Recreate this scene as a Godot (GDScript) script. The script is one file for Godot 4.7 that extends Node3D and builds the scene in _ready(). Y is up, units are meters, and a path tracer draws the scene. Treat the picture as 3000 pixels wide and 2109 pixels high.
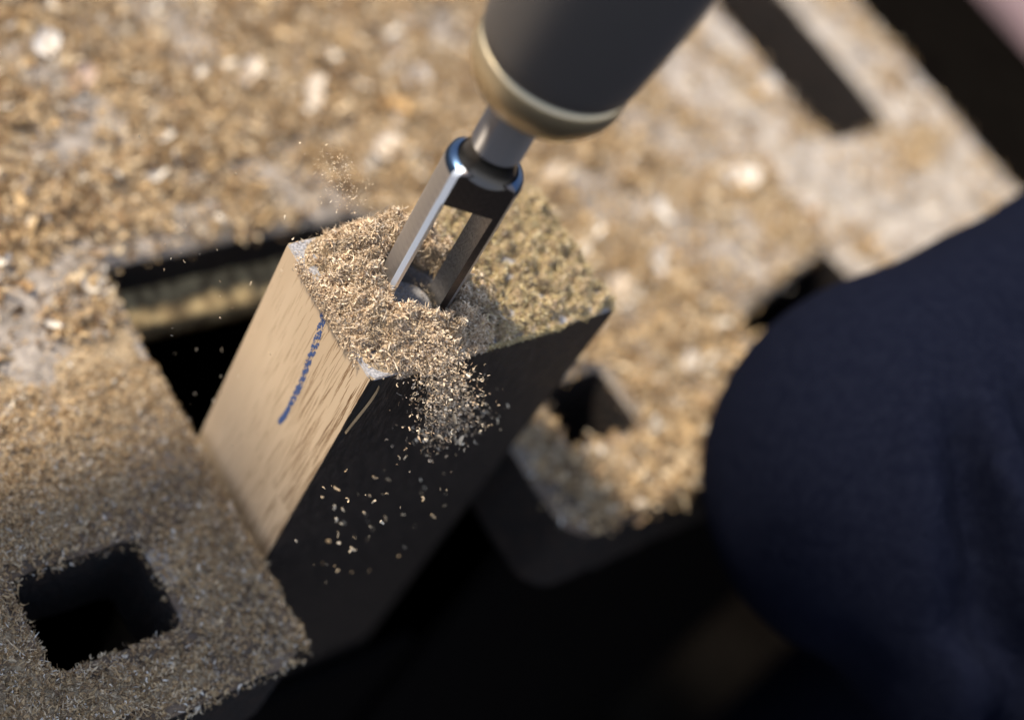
extends Node3D
# A plug cutter in a power drill boring into the end of an oak beam that stands in the notch of a sawdust-covered cast iron bench.

const MM := 0.001
const ANISO := -1.0
const BEAM_TOP := 84.0
const BX0 := -23.8
const BX1 := 59.4
const BZ0 := -24.2
const BZ1 := 20.0

var rng := RandomNumberGenerator.new()
var noise_a := FastNoiseLite.new()
var noise_b := FastNoiseLite.new()
var noise_c := FastNoiseLite.new()
var M := {}
var shaving_meshes: Array = []
var names_used := {}


func _ready() -> void:
	rng.seed = 20240
	set_view_and_light()
	noise_a.seed = 3
	noise_a.frequency = 0.02
	noise_a.fractal_octaves = 3
	noise_b.seed = 11
	noise_b.frequency = 0.11
	noise_b.fractal_octaves = 3
	noise_c.seed = 23
	noise_c.frequency = 0.45
	noise_c.fractal_octaves = 2
	make_materials()
	make_shaving_meshes()
	make_ground()
	make_bench()
	make_shade_board()
	make_beam()
	make_cutter()
	make_drill()
	make_person()
	make_pile()
	make_bench_sawdust()
	make_flakes()
	make_flying_chips()


func set_view_and_light() -> void:
	var cam := Camera3D.new()
	cam.name = "camera"
	add_child(cam)
	var rx := Vector3(0.75509352, 0.403662, 0.51661472)
	var ry := Vector3(0.22893802, 0.57603513, -0.78471072)
	var rz := Vector3(-0.61434613, 0.71080273, 0.34254681)
	cam.transform = Transform3D(Basis(rx, ry, rz).orthonormalized(), Vector3(-0.21163936, 0.34892813, 0.15328204))
	var lens := CameraAttributesPhysical.new()
	lens.frustum_focal_length = 48.182
	lens.frustum_focus_distance = 0.357
	lens.exposure_aperture = 3.7
	lens.frustum_near = 0.01
	lens.frustum_far = 60.0
	cam.attributes = lens
	cam.fov = 27.9705
	cam.near = 0.01
	cam.far = 60.0
	cam.current = true

	var env := Environment.new()
	env.background_mode = Environment.BG_SKY
	var sky := Sky.new()
	var sm := ProceduralSkyMaterial.new()
	sm.sky_top_color = Color(0.60, 0.68, 0.82)
	sm.sky_horizon_color = Color(0.92, 0.90, 0.86)
	sm.sky_curve = 0.18
	sm.ground_bottom_color = Color(0.16, 0.14, 0.12)
	sm.ground_horizon_color = Color(0.35, 0.32, 0.28)
	sm.sun_angle_max = 12.0
	sky.sky_material = sm
	env.sky = sky
	env.background_energy_multiplier = 1.0
	env.tonemap_mode = Environment.TONE_MAPPER_LINEAR
	env.tonemap_exposure = 1.6
	env.sdfgi_enabled = true
	env.ssao_enabled = true
	env.ssil_enabled = true
	var we := WorldEnvironment.new()
	we.name = "world_environment"
	we.environment = env
	add_child(we)

	var sun := DirectionalLight3D.new()
	sun.name = "sun"
	var el := deg_to_rad(55.0)
	var to_sun := Vector3(-0.6 * cos(el), sin(el), -0.8 * cos(el))
	sun.basis = Basis.looking_at(-to_sun, Vector3.UP)
	sun.light_color = Color(1.0, 0.95, 0.87)
	sun.light_energy = 1.4
	sun.light_angular_distance = 8.0
	sun.shadow_enabled = true
	add_child(sun)


# ---------------------------------------------------------------- helpers

func numbered(called: String) -> String:
	var n: int = names_used.get(called, 0)
	names_used[called] = n + 1
	return called if n == 0 else "%s_%03d" % [called, n]


func tag(o: Node3D, label: String, category: String, group := "", kind := "") -> void:
	o.set_meta("label", label)
	o.set_meta("category", category)
	if group != "":
		o.set_meta("group", group)
	if kind != "":
		o.set_meta("kind", kind)


func base(called: String, at := Vector3.ZERO) -> Node3D:
	var o := Node3D.new()
	o.name = numbered(called)
	o.position = at
	add_child(o)
	return o


func put(called: String, mesh: Mesh, mat: Material, parent: Node) -> MeshInstance3D:
	var o := MeshInstance3D.new()
	o.name = called
	o.mesh = mesh
	if mat != null:
		o.material_override = mat
	parent.add_child(o, true)
	return o


func lin(r: float, g: float, b: float) -> Color:
	return Color(r, g, b).linear_to_srgb()


# Indexed mesh with area-weighted smooth normals (front faces clockwise). Vertices are millimetres.
func build(v: PackedVector3Array, idx: PackedInt32Array, uv := PackedVector2Array(), flat := false, into: ArrayMesh = null, mat: Material = null, col := PackedColorArray()) -> ArrayMesh:
	var vv := PackedVector3Array()
	var nn := PackedVector3Array()
	var uu := PackedVector2Array()
	var ii := PackedInt32Array()
	var cc := PackedColorArray()
	if flat:
		for k in range(0, idx.size(), 3):
			var a := v[idx[k]]
			var b := v[idx[k + 1]]
			var c := v[idx[k + 2]]
			var n := (c - a).cross(b - a).normalized()
			for j in 3:
				vv.append(v[idx[k + j]] * MM)
				nn.append(n)
				if uv.size() > 0:
					uu.append(uv[idx[k + j]])
				if col.size() > 0:
					cc.append(col[idx[k + j]])
				ii.append(k + j)
	else:
		nn.resize(v.size())
		vv.resize(v.size())
		for k in range(0, idx.size(), 3):
			var a := v[idx[k]]
			var n := (v[idx[k + 2]] - a).cross(v[idx[k + 1]] - a)
			nn[idx[k]] += n
			nn[idx[k + 1]] += n
			nn[idx[k + 2]] += n
		for k in v.size():
			nn[k] = nn[k].normalized() if nn[k].length_squared() > 1e-20 else Vector3.UP
			vv[k] = v[k] * MM
		uu = uv
		ii = idx
		cc = col
	var arr := []
	arr.resize(Mesh.ARRAY_MAX)
	arr[Mesh.ARRAY_VERTEX] = vv
	arr[Mesh.ARRAY_NORMAL] = nn
	if uu.size() > 0:
		arr[Mesh.ARRAY_TEX_UV] = uu
	if cc.size() > 0:
		arr[Mesh.ARRAY_COLOR] = cc
	arr[Mesh.ARRAY_INDEX] = ii
	var m: ArrayMesh = into if into != null else ArrayMesh.new()
	m.add_surface_from_arrays(Mesh.PRIMITIVE_TRIANGLES, arr)
	if mat != null:
		m.surface_set_material(m.get_surface_count() - 1, mat)
	return m


# A box with chamfered edges, millimetres, flat shaded.
func chamfer_box(lo: Vector3, hi: Vector3, c: float) -> ArrayMesh:
	var pts := PackedVector3Array()
	var idx := PackedInt32Array()
	var ctr := (lo + hi) * 0.5
	var h := (hi - lo) * 0.5
	var faces := []
	for ax in 3:
		for s in [-1.0, 1.0]:
			var u := (ax + 1) % 3
			var w := (ax + 2) % 3
			var loop := []
			for q in [[-1, -1], [1, -1], [1, 1], [-1, 1]]:
				var p := Vector3.ZERO
				p[ax] = s * h[ax]
				p[u] = q[0] * (h[u] - c)
				p[w] = q[1] * (h[w] - c)
				loop.append(p)
			faces.append(loop)
	for ax in 3:
		var u := (ax + 1) % 3
		var w := (ax + 2) % 3
		for su in [-1.0, 1.0]:
			for sw in [-1.0, 1.0]:
				var loop := []
				for q in [[-1, 0], [1, 0], [1, 1], [-1, 1]]:
					var p := Vector3.ZERO
					p[ax] = q[0] * (h[ax] - c)
					p[u] = su * (h[u] - (c if q[1] == 0 else 0.0))
					p[w] = sw * (h[w] - (0.0 if q[1] == 0 else c))
					loop.append(p)
				faces.append(loop)
	for sx in [-1.0, 1.0]:
		for sy in [-1.0, 1.0]:
			for sz in [-1.0, 1.0]:
				faces.append([Vector3(sx * h.x, sy * (h.y - c), sz * (h.z - c)), Vector3(sx * (h.x - c), sy * h.y, sz * (h.z - c)), Vector3(sx * (h.x - c), sy * (h.y - c), sz * h.z)])
	for loop in faces:
		var mid := Vector3.ZERO
		for p in loop:
			mid += p
		var n: Vector3 = (loop[2] - loop[0]).cross(loop[1] - loop[0])
		if n.dot(mid) < 0.0:
			loop.reverse()
		var b := pts.size()
		for p in loop:
			pts.append(p + ctr)
		for k in range(1, loop.size() - 1):
			idx.append_array([b, b + k, b + k + 1])
	return build(pts, idx, PackedVector2Array(), true)


# Lathe about y through (cx, cz); profile is a list of Vector2(radius, y) from top to bottom, millimetres.
func lathe(profile: Array, sides: int, cx := 0.0, cz := 0.0, into: ArrayMesh = null, mat: Material = null) -> ArrayMesh:
	var v := PackedVector3Array()
	var idx := PackedInt32Array()
	var uv := PackedVector2Array()
	for i in profile.size():
		var p: Vector2 = profile[i]
		for k in sides + 1:
			var a := TAU * k / sides
			v.append(Vector3(cx + p.x * cos(a), p.y, cz + p.x * sin(a)))
			uv.append(Vector2(float(k) / sides, float(i) / profile.size()))
	for i in profile.size() - 1:
		for k in sides:
			var a := i * (sides + 1) + k
			var b := a + 1
			var c := a + sides + 1
			var d := c + 1
			idx.append_array([a, b, d, a, d, c])
	return build(v, idx, uv, false, into, mat)


# ---------------------------------------------------------------- materials

func noise_tex(freq: float, size: int, lo: Color, hi: Color, octaves := 4, sd := 1, mid := 0.5) -> NoiseTexture2D:
	var n := FastNoiseLite.new()
	n.seed = sd
	n.frequency = freq
	n.fractal_octaves = octaves
	var t := NoiseTexture2D.new()
	t.width = size
	t.height = size
	t.seamless = true
	t.noise = n
	var g := Gradient.new()
	g.offsets = PackedFloat32Array([0.0, clampf(mid - 0.22, 0.01, 0.98), clampf(mid + 0.22, 0.02, 0.99), 1.0])
	g.colors = PackedColorArray([lo, lo.lerp(hi, 0.25), lo.lerp(hi, 0.8), hi])
	t.color_ramp = g
	return t


func normal_tex(freq: float, size: int, strength: float, sd := 5, octaves := 4) -> NoiseTexture2D:
	var n := FastNoiseLite.new()
	n.seed = sd
	n.frequency = freq
	n.fractal_octaves = octaves
	var t := NoiseTexture2D.new()
	t.width = size
	t.height = size
	t.seamless = true
	t.as_normal_map = true
	t.bump_strength = strength
	t.noise = n
	return t


func tri(m: StandardMaterial3D, scale: Vector3) -> StandardMaterial3D:
	m.uv1_triplanar = true
	m.uv1_scale = scale
	return m


func std(called: String, c: Color, rough: float, metal := 0.0) -> StandardMaterial3D:
	var m := StandardMaterial3D.new()
	m.resource_name = called
	m.albedo_color = c
	m.roughness = rough
	m.metallic = metal
	M[called] = m
	return m


func make_materials() -> void:
	var m: StandardMaterial3D
	# cast iron bench top: grey, dusty, blotched with old rust
	m = std("iron_top", Color.WHITE, 0.75)
	m.albedo_texture = noise_tex(0.012, 512, lin(0.17, 0.145, 0.12), lin(0.52, 0.46, 0.40), 5, 4)
	m.vertex_color_use_as_albedo = true
	m.normal_enabled = true
	m.normal_texture = normal_tex(0.05, 512, 6.0, 8)
	m.normal_scale = 0.7
	tri(m, Vector3.ONE * 11.0)
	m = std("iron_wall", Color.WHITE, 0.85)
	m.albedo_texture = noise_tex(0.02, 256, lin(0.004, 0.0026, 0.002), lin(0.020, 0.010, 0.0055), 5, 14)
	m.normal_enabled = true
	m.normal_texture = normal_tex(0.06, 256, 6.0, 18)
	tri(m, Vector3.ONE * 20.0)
	m = std("iron_ledge", Color.WHITE, 0.9)
	m.albedo_texture = noise_tex(0.02, 256, lin(0.05, 0.03, 0.012), lin(0.50, 0.38, 0.19), 4, 15)
	tri(m, Vector3.ONE * 24.0)
	m = std("rust", Color.WHITE, 0.95)
	m.albedo_texture = noise_tex(0.02, 256, lin(0.014, 0.007, 0.004), lin(0.05, 0.023, 0.012), 4, 19)
	tri(m, Vector3.ONE * 15.0)
	std("base_steel", lin(0.004, 0.0035, 0.0035), 0.9).metallic_specular = 0.1
	# sawdust
	m = std("dust", Color.WHITE, 0.95)
	m.albedo_texture = noise_tex(0.06, 512, lin(0.17, 0.115, 0.06), lin(0.64, 0.50, 0.33), 5, 24)
	m.normal_enabled = true
	m.normal_texture = normal_tex(0.12, 512, 10.0, 28)
	tri(m, Vector3.ONE * 30.0)
	m = std("shaving", Color.WHITE, 0.85)
	m.vertex_color_use_as_albedo = true
	m.cull_mode = BaseMaterial3D.CULL_DISABLED
	m.backlight_enabled = true
	m.backlight = Color(0.32, 0.27, 0.2)
	# oak
	m = std("oak_end", Color.WHITE, 0.85)
	m.albedo_texture = noise_tex(0.08, 256, lin(0.13, 0.13, 0.14), lin(0.46, 0.44, 0.44), 4, 34)
	tri(m, Vector3.ONE * 60.0)
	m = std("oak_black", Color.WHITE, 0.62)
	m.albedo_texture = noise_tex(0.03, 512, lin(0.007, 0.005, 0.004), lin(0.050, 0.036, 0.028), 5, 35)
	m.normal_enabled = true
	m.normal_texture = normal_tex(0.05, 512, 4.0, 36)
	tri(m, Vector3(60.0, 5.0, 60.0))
	std("pencil", lin(0.050, 0.095, 0.24), 0.6)
	std("splinter", lin(0.50, 0.34, 0.18), 0.8)
	std("crack", lin(0.008, 0.006, 0.005), 0.9)
	# steel
	m = std("shank_steel", lin(0.27, 0.255, 0.25), 0.41, 1.0)
	m.anisotropy_enabled = true
	m.anisotropy = ANISO
	m = std("leg_steel", Color.WHITE, 0.42, 0.8)
	m.albedo_texture = noise_tex(0.03, 256, lin(0.32, 0.295, 0.28), lin(0.50, 0.47, 0.45), 4, 44)
	m.normal_enabled = true
	m.normal_texture = normal_tex(0.04, 256, 1.2, 45)
	m.normal_scale = 0.25
	tri(m, Vector3(30.0, 420.0, 30.0))
	m = std("sky_facet", lin(0.66, 0.72, 0.82), 0.45, 0.25)  # pale blue base colour imitates the sky reflecting off the bevel
	std("edge_steel", lin(0.72, 0.62, 0.50), 0.4, 0.6)
	m = std("flat_steel", Color.WHITE, 0.42, 1.0)
	m.albedo_texture = noise_tex(0.05, 256, lin(0.09, 0.078, 0.075), lin(0.26, 0.23, 0.22), 4, 46)
	m.normal_enabled = true
	m.normal_texture = normal_tex(0.05, 256, 2.5, 47)
	m.normal_scale = 0.4
	tri(m, Vector3(60.0, 420.0, 60.0))
	m = std("bore_steel", Color.WHITE, 0.42, 1.0)
	m.albedo_texture = noise_tex(0.05, 256, lin(0.16, 0.155, 0.155), lin(0.66, 0.64, 0.63), 4, 48)
	m.normal_enabled = true
	m.normal_texture = normal_tex(0.05, 256, 4.0, 49)
	m.normal_scale = 0.6
	tri(m, Vector3(420.0, 50.0, 420.0))
	m = std("blued_steel", lin(0.05, 0.085, 0.15), 0.3, 1.0)
	m = std("collar_steel", lin(0.10, 0.095, 0.09), 0.32, 1.0)
	m = std("nickel", lin(0.66, 0.54, 0.35), 0.40, 0.97)
	m = std("drill_black", Color.WHITE, 0.42)
	m.metallic_specular = 0.65
	m.albedo_texture = noise_tex(0.2, 256, lin(0.048, 0.044, 0.043), lin(0.068, 0.063, 0.061), 2, 56)
	m.normal_enabled = true
	m.normal_texture = normal_tex(0.2, 256, 2.0, 57)
	m.normal_scale = 0.3
	tri(m, Vector3.ONE * 40.0)
	# cloth
	m = std("navy_cloth", Color.WHITE, 0.95)
	m.metallic_specular = 0.06
	m.albedo_texture = noise_tex(0.03, 256, lin(0.0045, 0.0055, 0.012), lin(0.008, 0.0095, 0.018), 4, 64)
	m.normal_enabled = true
	m.normal_texture = normal_tex(0.3, 256, 4.0, 65)
	tri(m, Vector3.ONE * 30.0)
	# ground
	m = std("ground", Color.WHITE, 0.95)
	m.albedo_texture = noise_tex(0.02, 512, lin(0.0015, 0.001, 0.0008), lin(0.005, 0.004, 0.003), 5, 74)
	m.metallic_specular = 0.05
	tri(m, Vector3.ONE * 1.2)
	m = std("paving", Color.WHITE, 0.9)
	m.albedo_texture = noise_tex(0.02, 256, lin(0.13, 0.085, 0.085), lin(0.22, 0.14, 0.14), 4, 76)
	tri(m, Vector3.ONE * 2.0)
	m = std("plank", Color.WHITE, 0.8)
	m.albedo_texture = noise_tex(0.03, 256, lin(0.24, 0.15, 0.08), lin(0.42, 0.29, 0.17), 4, 77)
	tri(m, Vector3(4.0, 60.0, 60.0))


# Planed oak with dark open pores along the grain; the beam's lit side.
func oak_side_material() -> StandardMaterial3D:
	var w := 1024
	var h := 1536
	var n1 := FastNoiseLite.new()
	n1.seed = 91
	n1.frequency = 0.004
	n1.fractal_octaves = 4
	var n2 := FastNoiseLite.new()
	n2.seed = 92
	n2.frequency = 0.02
	n2.fractal_octaves = 3
	var g1 := n1.get_image(256, 96)
	g1.resize(w, h, Image.INTERPOLATE_CUBIC)
	var g2 := n2.get_image(w / 2, 48)
	g2.resize(w, h, Image.INTERPOLATE_CUBIC)
	g1.convert(Image.FORMAT_L8)
	g2.convert(Image.FORMAT_L8)
	var b1 := g1.get_data()
	var b2 := g2.get_data()
	var rgb := PackedByteArray()
	rgb.resize(w * h * 3)
	var hgt := PackedByteArray()
	hgt.resize(w * h)
	hgt.fill(200)
	var dark := PackedFloat32Array()
	dark.resize(w * h)
	var r2 := RandomNumberGenerator.new()
	r2.seed = 5
	for s in 250:
		var u := pow(r2.randf(), 0.62)
		if r2.randf() < 0.18:
			u = r2.randf()
		var x := u * w
		var y := r2.randf_range(-80.0, h)
		var length := r2.randf_range(90.0, 420.0) * (0.5 + 0.9 * u)
		var wid := r2.randf_range(1.3, 3.0) * (0.5 + 0.8 * u)
		var amt := r2.randf_range(0.45, 1.0) * (0.35 + 0.65 * u)
		var ph := r2.randf() * TAU
		var drift := r2.randf_range(-0.05, 0.03)
		for k in int(length):
			var t := k / length
			var yy := int(y + k)
			if yy < 0 or yy >= h:
				continue
			var xx := x + drift * k + 1.3 * sin(ph + k * 0.03) + 0.6 * sin(ph * 3.0 + k * 0.11)
			var ww := wid * sin(PI * t) + 0.3
			for dx in range(-7, 8):
				var px := int(xx) + dx
				if px < 0 or px >= w:
					continue
				var cov := clampf(ww - absf(px - xx) + 0.5, 0.0, 1.0) * amt
				var at := yy * w + px
				if cov > dark[at]:
					dark[at] = cov
	var c_lo := lin(0.50, 0.36, 0.225)
	var c_hi := lin(0.67, 0.515, 0.35)
	var c_dk := lin(0.13, 0.065, 0.025)
	for i in w * h:
		var a := b1[i] / 255.0
		var b := b2[i] / 255.0
		var c := c_lo.lerp(c_hi, clampf(0.35 + 0.35 * a + 0.2 * (b - 0.4), 0.0, 1.0))
		var d := dark[i]
		if d > 0.0:
			c = c.lerp(c_dk, d)
			hgt[i] = int(200 - 150.0 * d)
		rgb[i * 3] = int(c.r * 255.0)
		rgb[i * 3 + 1] = int(c.g * 255.0)
		rgb[i * 3 + 2] = int(c.b * 255.0)
	var im := Image.create_from_data(w, h, false, Image.FORMAT_RGB8, rgb)
	var bump := Image.create_from_data(w, h, false, Image.FORMAT_L8, hgt)
	bump.convert(Image.FORMAT_RGBA8)
	bump.bump_map_to_normal_map(3.0)
	var m := std("oak_side", Color.WHITE, 0.6)
	m.albedo_texture = ImageTexture.create_from_image(im)
	m.normal_enabled = true
	m.normal_texture = ImageTexture.create_from_image(bump)
	m.normal_scale = 0.06
	return m


# ---------------------------------------------------------------- ground

func make_ground() -> void:
	var v := PackedVector3Array([Vector3(-12000, -750, -12000), Vector3(12000, -750, -12000), Vector3(12000, -750, 12000), Vector3(-12000, -750, 12000)])
	var g := put("ground", build(v, PackedInt32Array([0, 1, 2, 0, 2, 3])), M.ground, self)
	tag(g, "dark earth ground far below the cast iron bench", "ground", "", "structure")
	v = PackedVector3Array([Vector3(2110, -742, -4000), Vector3(4200, -742, -4000), Vector3(4200, -742, 3000), Vector3(2110, -742, 3000)])
	var p := put("paving", build(v, PackedInt32Array([0, 1, 2, 0, 2, 3])), M.paving, self)
	tag(p, "pinkish paving blurred beyond the dark ground at the bench's end", "paving", "", "structure")


# ---------------------------------------------------------------- bench

func rect_d(x: float, z: float, cx: float, cz: float, hx: float, hz: float, r: float) -> float:
	var qx := absf(x - cx) - hx + r
	var qz := absf(z - cz) - hz + r
	return minf(maxf(qx, qz), 0.0) + Vector2(maxf(qx, 0.0), maxf(qz, 0.0)).length() - r


# Signed distance to the outline of the bench top in plan, millimetres, negative in the iron.
func plate_d(x: float, z: float) -> float:
	var wob := 0.7 * noise_a.get_noise_2d(x * 2.0, z * 2.0) + 0.4 * noise_b.get_noise_2d(x, z)
	var d := rect_d(x, z, -15.0, -183.5, 435.0, 236.5, 9.0)
	# the notch, rounded where it opens to the front edge
	var notch := rect_d(x, z, 21.5, 57.0, 48.5, 143.0, 4.0)
	var k := 9.0
	var a := -notch
	var hmix := clampf(0.5 + 0.5 * (d - a) / k, 0.0, 1.0)
	d = lerpf(a, d, hmix) + k * hmix * (1.0 - hmix)
	d = maxf(d, -rect_d(x, z, -75.5, 17.0, 18.2, 14.2, 4.0))
	d = maxf(d, -rect_d(x, z, 107.5, 10.5, 15.6, 12.8, 3.0))
	var rx := 0.968 * (x - 237.0) - 0.249 * (z - 5.0)
	var rz := 0.249 * (x - 237.0) + 0.968 * (z - 5.0)
	d = maxf(d, -rect_d(rx, rz, 0.0, 0.0, 37.0, 18.0, 3.0))
	d = maxf(d, -rect_d(x, z, 346.0, -210.0, 25.5, 135.0, 4.0))
	return d + wob


func plate_grad(x: float, z: float) -> Vector2:
	var e := 0.6
	var g := Vector2(plate_d(x + e, z) - plate_d(x - e, z), plate_d(x, z + e) - plate_d(x, z - e))
	return g.normalized() if g.length_squared() > 1e-9 else Vector2(1, 0)


func iron_height(x: float, z: float) -> float:
	return 0.9 * noise_a.get_noise_2d(x, z) + 0.35 * noise_b.get_noise_2d(x, z)


# The iron is darkened brown towards the front as painted-in shade, pale with fine dust at the far right end.
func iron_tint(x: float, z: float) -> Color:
	var painted_shade := smoothstep(-40.0, 5.0, z + 10.0 * noise_a.get_noise_2d(x * 2.0, z)) * (1.0 - smoothstep(-30.0, 30.0, x))
	painted_shade = maxf(painted_shade, smoothstep(5.0, 45.0, z + 8.0 * noise_a.get_noise_2d(x * 2.0, z)) * smoothstep(50.0, 60.0, x))
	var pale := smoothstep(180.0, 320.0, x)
	var c := Color(0.72, 0.70, 0.68).lerp(Color(0.34, 0.27, 0.21), painted_shade)
	# the worn white rim of the left square hole
	var worn := smoothstep(0.05, 0.3, noise_b.get_noise_2d(x, z)) * (1.0 - smoothstep(2.0, 6.0, absf(x + 55.0))) * (1.0 - smoothstep(8.0, 14.0, absf(z - 18.0)))
	c = c.lerp(Color(1.6, 1.65, 1.75), worn)
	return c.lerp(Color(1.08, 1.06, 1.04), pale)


# How thickly sawdust lies on the bench: 1 behind the beam, thinner to the front and on the far right end.
func dust_cover(x: float, z: float) -> float:
	var c := 1.0
	c -= 0.35 * smoothstep(-35.0, 15.0, z) * (1.0 - smoothstep(-30.0, 40.0, x))
	c -= 0.15 * smoothstep(0.0, 60.0, z) * smoothstep(0.0, 60.0, x)
	c += 0.4 * smoothstep(60.0, 72.0, x) * (1.0 - smoothstep(120.0, 150.0, x))
	c -= 0.75 * smoothstep(170.0, 300.0, x)
	return clampf(c - 0.12 + 1.5 * noise_a.get_noise_2d(x * 0.9 + 500.0, z * 0.9), 0.06, 1.0)


func axis_steps(spans: Array) -> PackedFloat32Array:
	var out := PackedFloat32Array()
	for s in spans:
		var n := int(round((s[1] - s[0]) / s[2]))
		for i in n:
			out.append(lerpf(s[0], s[1], float(i) / n))
	out.append(spans[-1][1])
	return out


func make_bench() -> void:
	var bench := base("cast_iron_bench")
	tag(bench, "rusty grey cast iron bench with square holes and a deep notch, strewn with sawdust", "workbench")
	var inset := 4.0
	var xs := axis_steps([[-454.0, -124.0, 6.0], [-124.0, 428.0, 2.3]])
	var zs := axis_steps([[-424.0, -215.0, 6.0], [-215.0, 60.0, 2.3]])
	var nx := xs.size()
	var nz := zs.size()
	var px := PackedVector2Array()
	px.resize(nx * nz)
	var ok := PackedByteArray()
	ok.resize(nx * nz)
	for i in nx:
		var cell_x := xs[mini(i + 1, nx - 1)] - xs[maxi(i - 1, 0)]
		for j in nz:
			var p := Vector2(xs[i], zs[j])
			var d := plate_d(p.x, p.y) + inset
			var cell := 0.5 * maxf(cell_x, zs[mini(j + 1, nz - 1)] - zs[maxi(j - 1, 0)]) * 0.5
			if absf(d) < cell * 1.25:
				p -= plate_grad(p.x, p.y) * d
				d = 0.0
			px[i * nz + j] = p
			ok[i * nz + j] = 1 if d <= 0.0 else 0
	var v := PackedVector3Array()
	var idx := PackedInt32Array()
	var map := {}
	var edges := {}
	for i in nx - 1:
		for j in nz - 1:
			var q := [i * nz + j, (i + 1) * nz + j, (i + 1) * nz + j + 1, i * nz + j + 1]
			if ok[q[0]] and ok[q[1]] and ok[q[2]] and ok[q[3]]:
				for c in q:
					if not map.has(c):
						map[c] = v.size()
						v.append(Vector3(px[c].x, 0.0, px[c].y))
				var a: int = map[q[0]]
				var b: int = map[q[1]]
				var c2: int = map[q[2]]
				var d2: int = map[q[3]]
				idx.append_array([a, b, c2, a, c2, d2])
				for e in [[a, b], [b, c2], [c2, d2], [d2, a]]:
					if edges.has([e[1], e[0]]):
						edges.erase([e[1], e[0]])
					else:
						edges[[e[0], e[1]]] = true
	# pull the rim onto the outline, then sweep a rounded lip and a wall down from it
	var rim := {}
	for e in edges:
		for c in e:
			if not rim.has(c):
				var p := Vector2(v[c].x, v[c].z)
				for it in 2:
					p -= plate_grad(p.x, p.y) * (plate_d(p.x, p.y) + inset)
				v[c] = Vector3(p.x, 0.0, p.y)
				rim[c] = plate_grad(p.x, p.y)
	for k in v.size():
		v[k].y = iron_height(v[k].x, v[k].z)
	var profile := [[0.38, 0.08], [0.70, 0.29], [0.92, 0.60], [1.0, 1.0], [1.0, 2.2], [1.0, 4.5], [0.96, 9.0]]
	var start := {}
	var lip_v := v.duplicate()
	var lip_i := idx.duplicate()
	for c in rim:
		start[c] = lip_v.size()
		var g: Vector2 = rim[c]
		for pr in profile.slice(0, 3):
			lip_v.append(v[c] + Vector3(g.x * inset * pr[0], -inset * pr[1], g.y * inset * pr[0]))
	for e in edges:
		var sa: int = start[e[0]]
		var sb: int = start[e[1]]
		var ring_a := [e[0], sa, sa + 1, sa + 2]
		var ring_b := [e[1], sb, sb + 1, sb + 2]
		for k in 3:
			lip_i.append_array([ring_a[k], ring_a[k + 1], ring_b[k + 1], ring_a[k], ring_b[k + 1], ring_b[k]])
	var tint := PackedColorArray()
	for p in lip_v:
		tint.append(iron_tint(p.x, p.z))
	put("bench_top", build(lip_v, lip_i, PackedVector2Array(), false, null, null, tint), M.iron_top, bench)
	var wall_v := PackedVector3Array()
	var wall_i := PackedInt32Array()
	start.clear()
	for c in rim:
		start[c] = wall_v.size()
		var g: Vector2 = rim[c]
		for pr in profile.slice(2):
			wall_v.append(v[c] + Vector3(g.x * inset * pr[0], -inset * pr[1], g.y * inset * pr[0]))
	for e in edges:
		for k in 4:
			var a: int = start[e[0]] + k
			var b: int = start[e[1]] + k
			wall_i.append_array([a, a + 1, b + 1, a, b + 1, b])
	put("bench_edge", build(wall_v, wall_i), M.iron_wall, bench)
	# a dusty rib along the back of the notch, a little below the top
	var lv := PackedVector3Array()
	var li := PackedInt32Array()
	var n := 60
	var prof := [Vector2(-88.5, -16.0), Vector2(-80.0, -17.0), Vector2(-74.0, -18.2), Vector2(-72.2, -20.0), Vector2(-71.6, -24.0), Vector2(-73.0, -28.5), Vector2(-88.5, -31.0)]
	for i in n + 1:
		var x := lerpf(-31.0, 74.0, float(i) / n)
		for p in prof:
			var wv := noise_b.get_noise_2d(x * 1.5, p.x * 2.0 + p.y)
			lv.append(Vector3(x, p.y + 1.0 * wv, p.x + 1.2 * wv))
	for i in n:
		for k in prof.size() - 1:
			var a := i * prof.size() + k
			var b := a + prof.size()
			li.append_array([a, b, b + 1, a, b + 1, a + 1])
	put("notch_rib", build(lv, li), M.iron_ledge, bench)
	put("slot_web", chamfer_box(Vector3(312, -66, -350), Vector3(380, -58, -66), 1.0), M.rust, bench)
	# closed steel base, added below the top to keep sunlight out
	put("added_base_panel", chamfer_box(Vector3(-430, -750, 30), Vector3(-32, -37.5, 36), 0.5), M.base_steel, bench)
	put("added_base_panel", chamfer_box(Vector3(76, -750, 30), Vector3(400, -37.5, 36), 0.5), M.base_steel, bench)
	put("added_base_panel", chamfer_box(Vector3(-430, -750, -400), Vector3(400, -37.5, -394), 0.5), M.base_steel, bench)
	put("added_base_panel", chamfer_box(Vector3(-430, -750, -393.5), Vector3(-424, -37.5, 29.5), 0.5), M.base_steel, bench)
	put("added_base_panel", chamfer_box(Vector3(394, -750, -393.5), Vector3(400, -37.5, 29.5), 0.5), M.base_steel, bench)
	put("added_base_panel", chamfer_box(Vector3(-31.5, -750, 24), Vector3(75.5, -120, 29.5), 0.5), M.base_steel, bench)


func make_shade_board() -> void:
	# added out of view above the bench's left end, to shade the near left corner
	var o := put("added_shade_board", chamfer_box(Vector3(-620, 180, -127), Vector3(-100, 200, -18), 1.0), M.plank, self)
	tag(o, "added oak board out of view, shading the near left of the bench top", "board")
	var b := put("added_post", chamfer_box(Vector3(-560, -749, -115), Vector3(-480, 179.6, -30), 2.0), M.plank, self)
	tag(b, "added timber post out of view, carrying the shading board", "post")


# ---------------------------------------------------------------- beam

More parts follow.
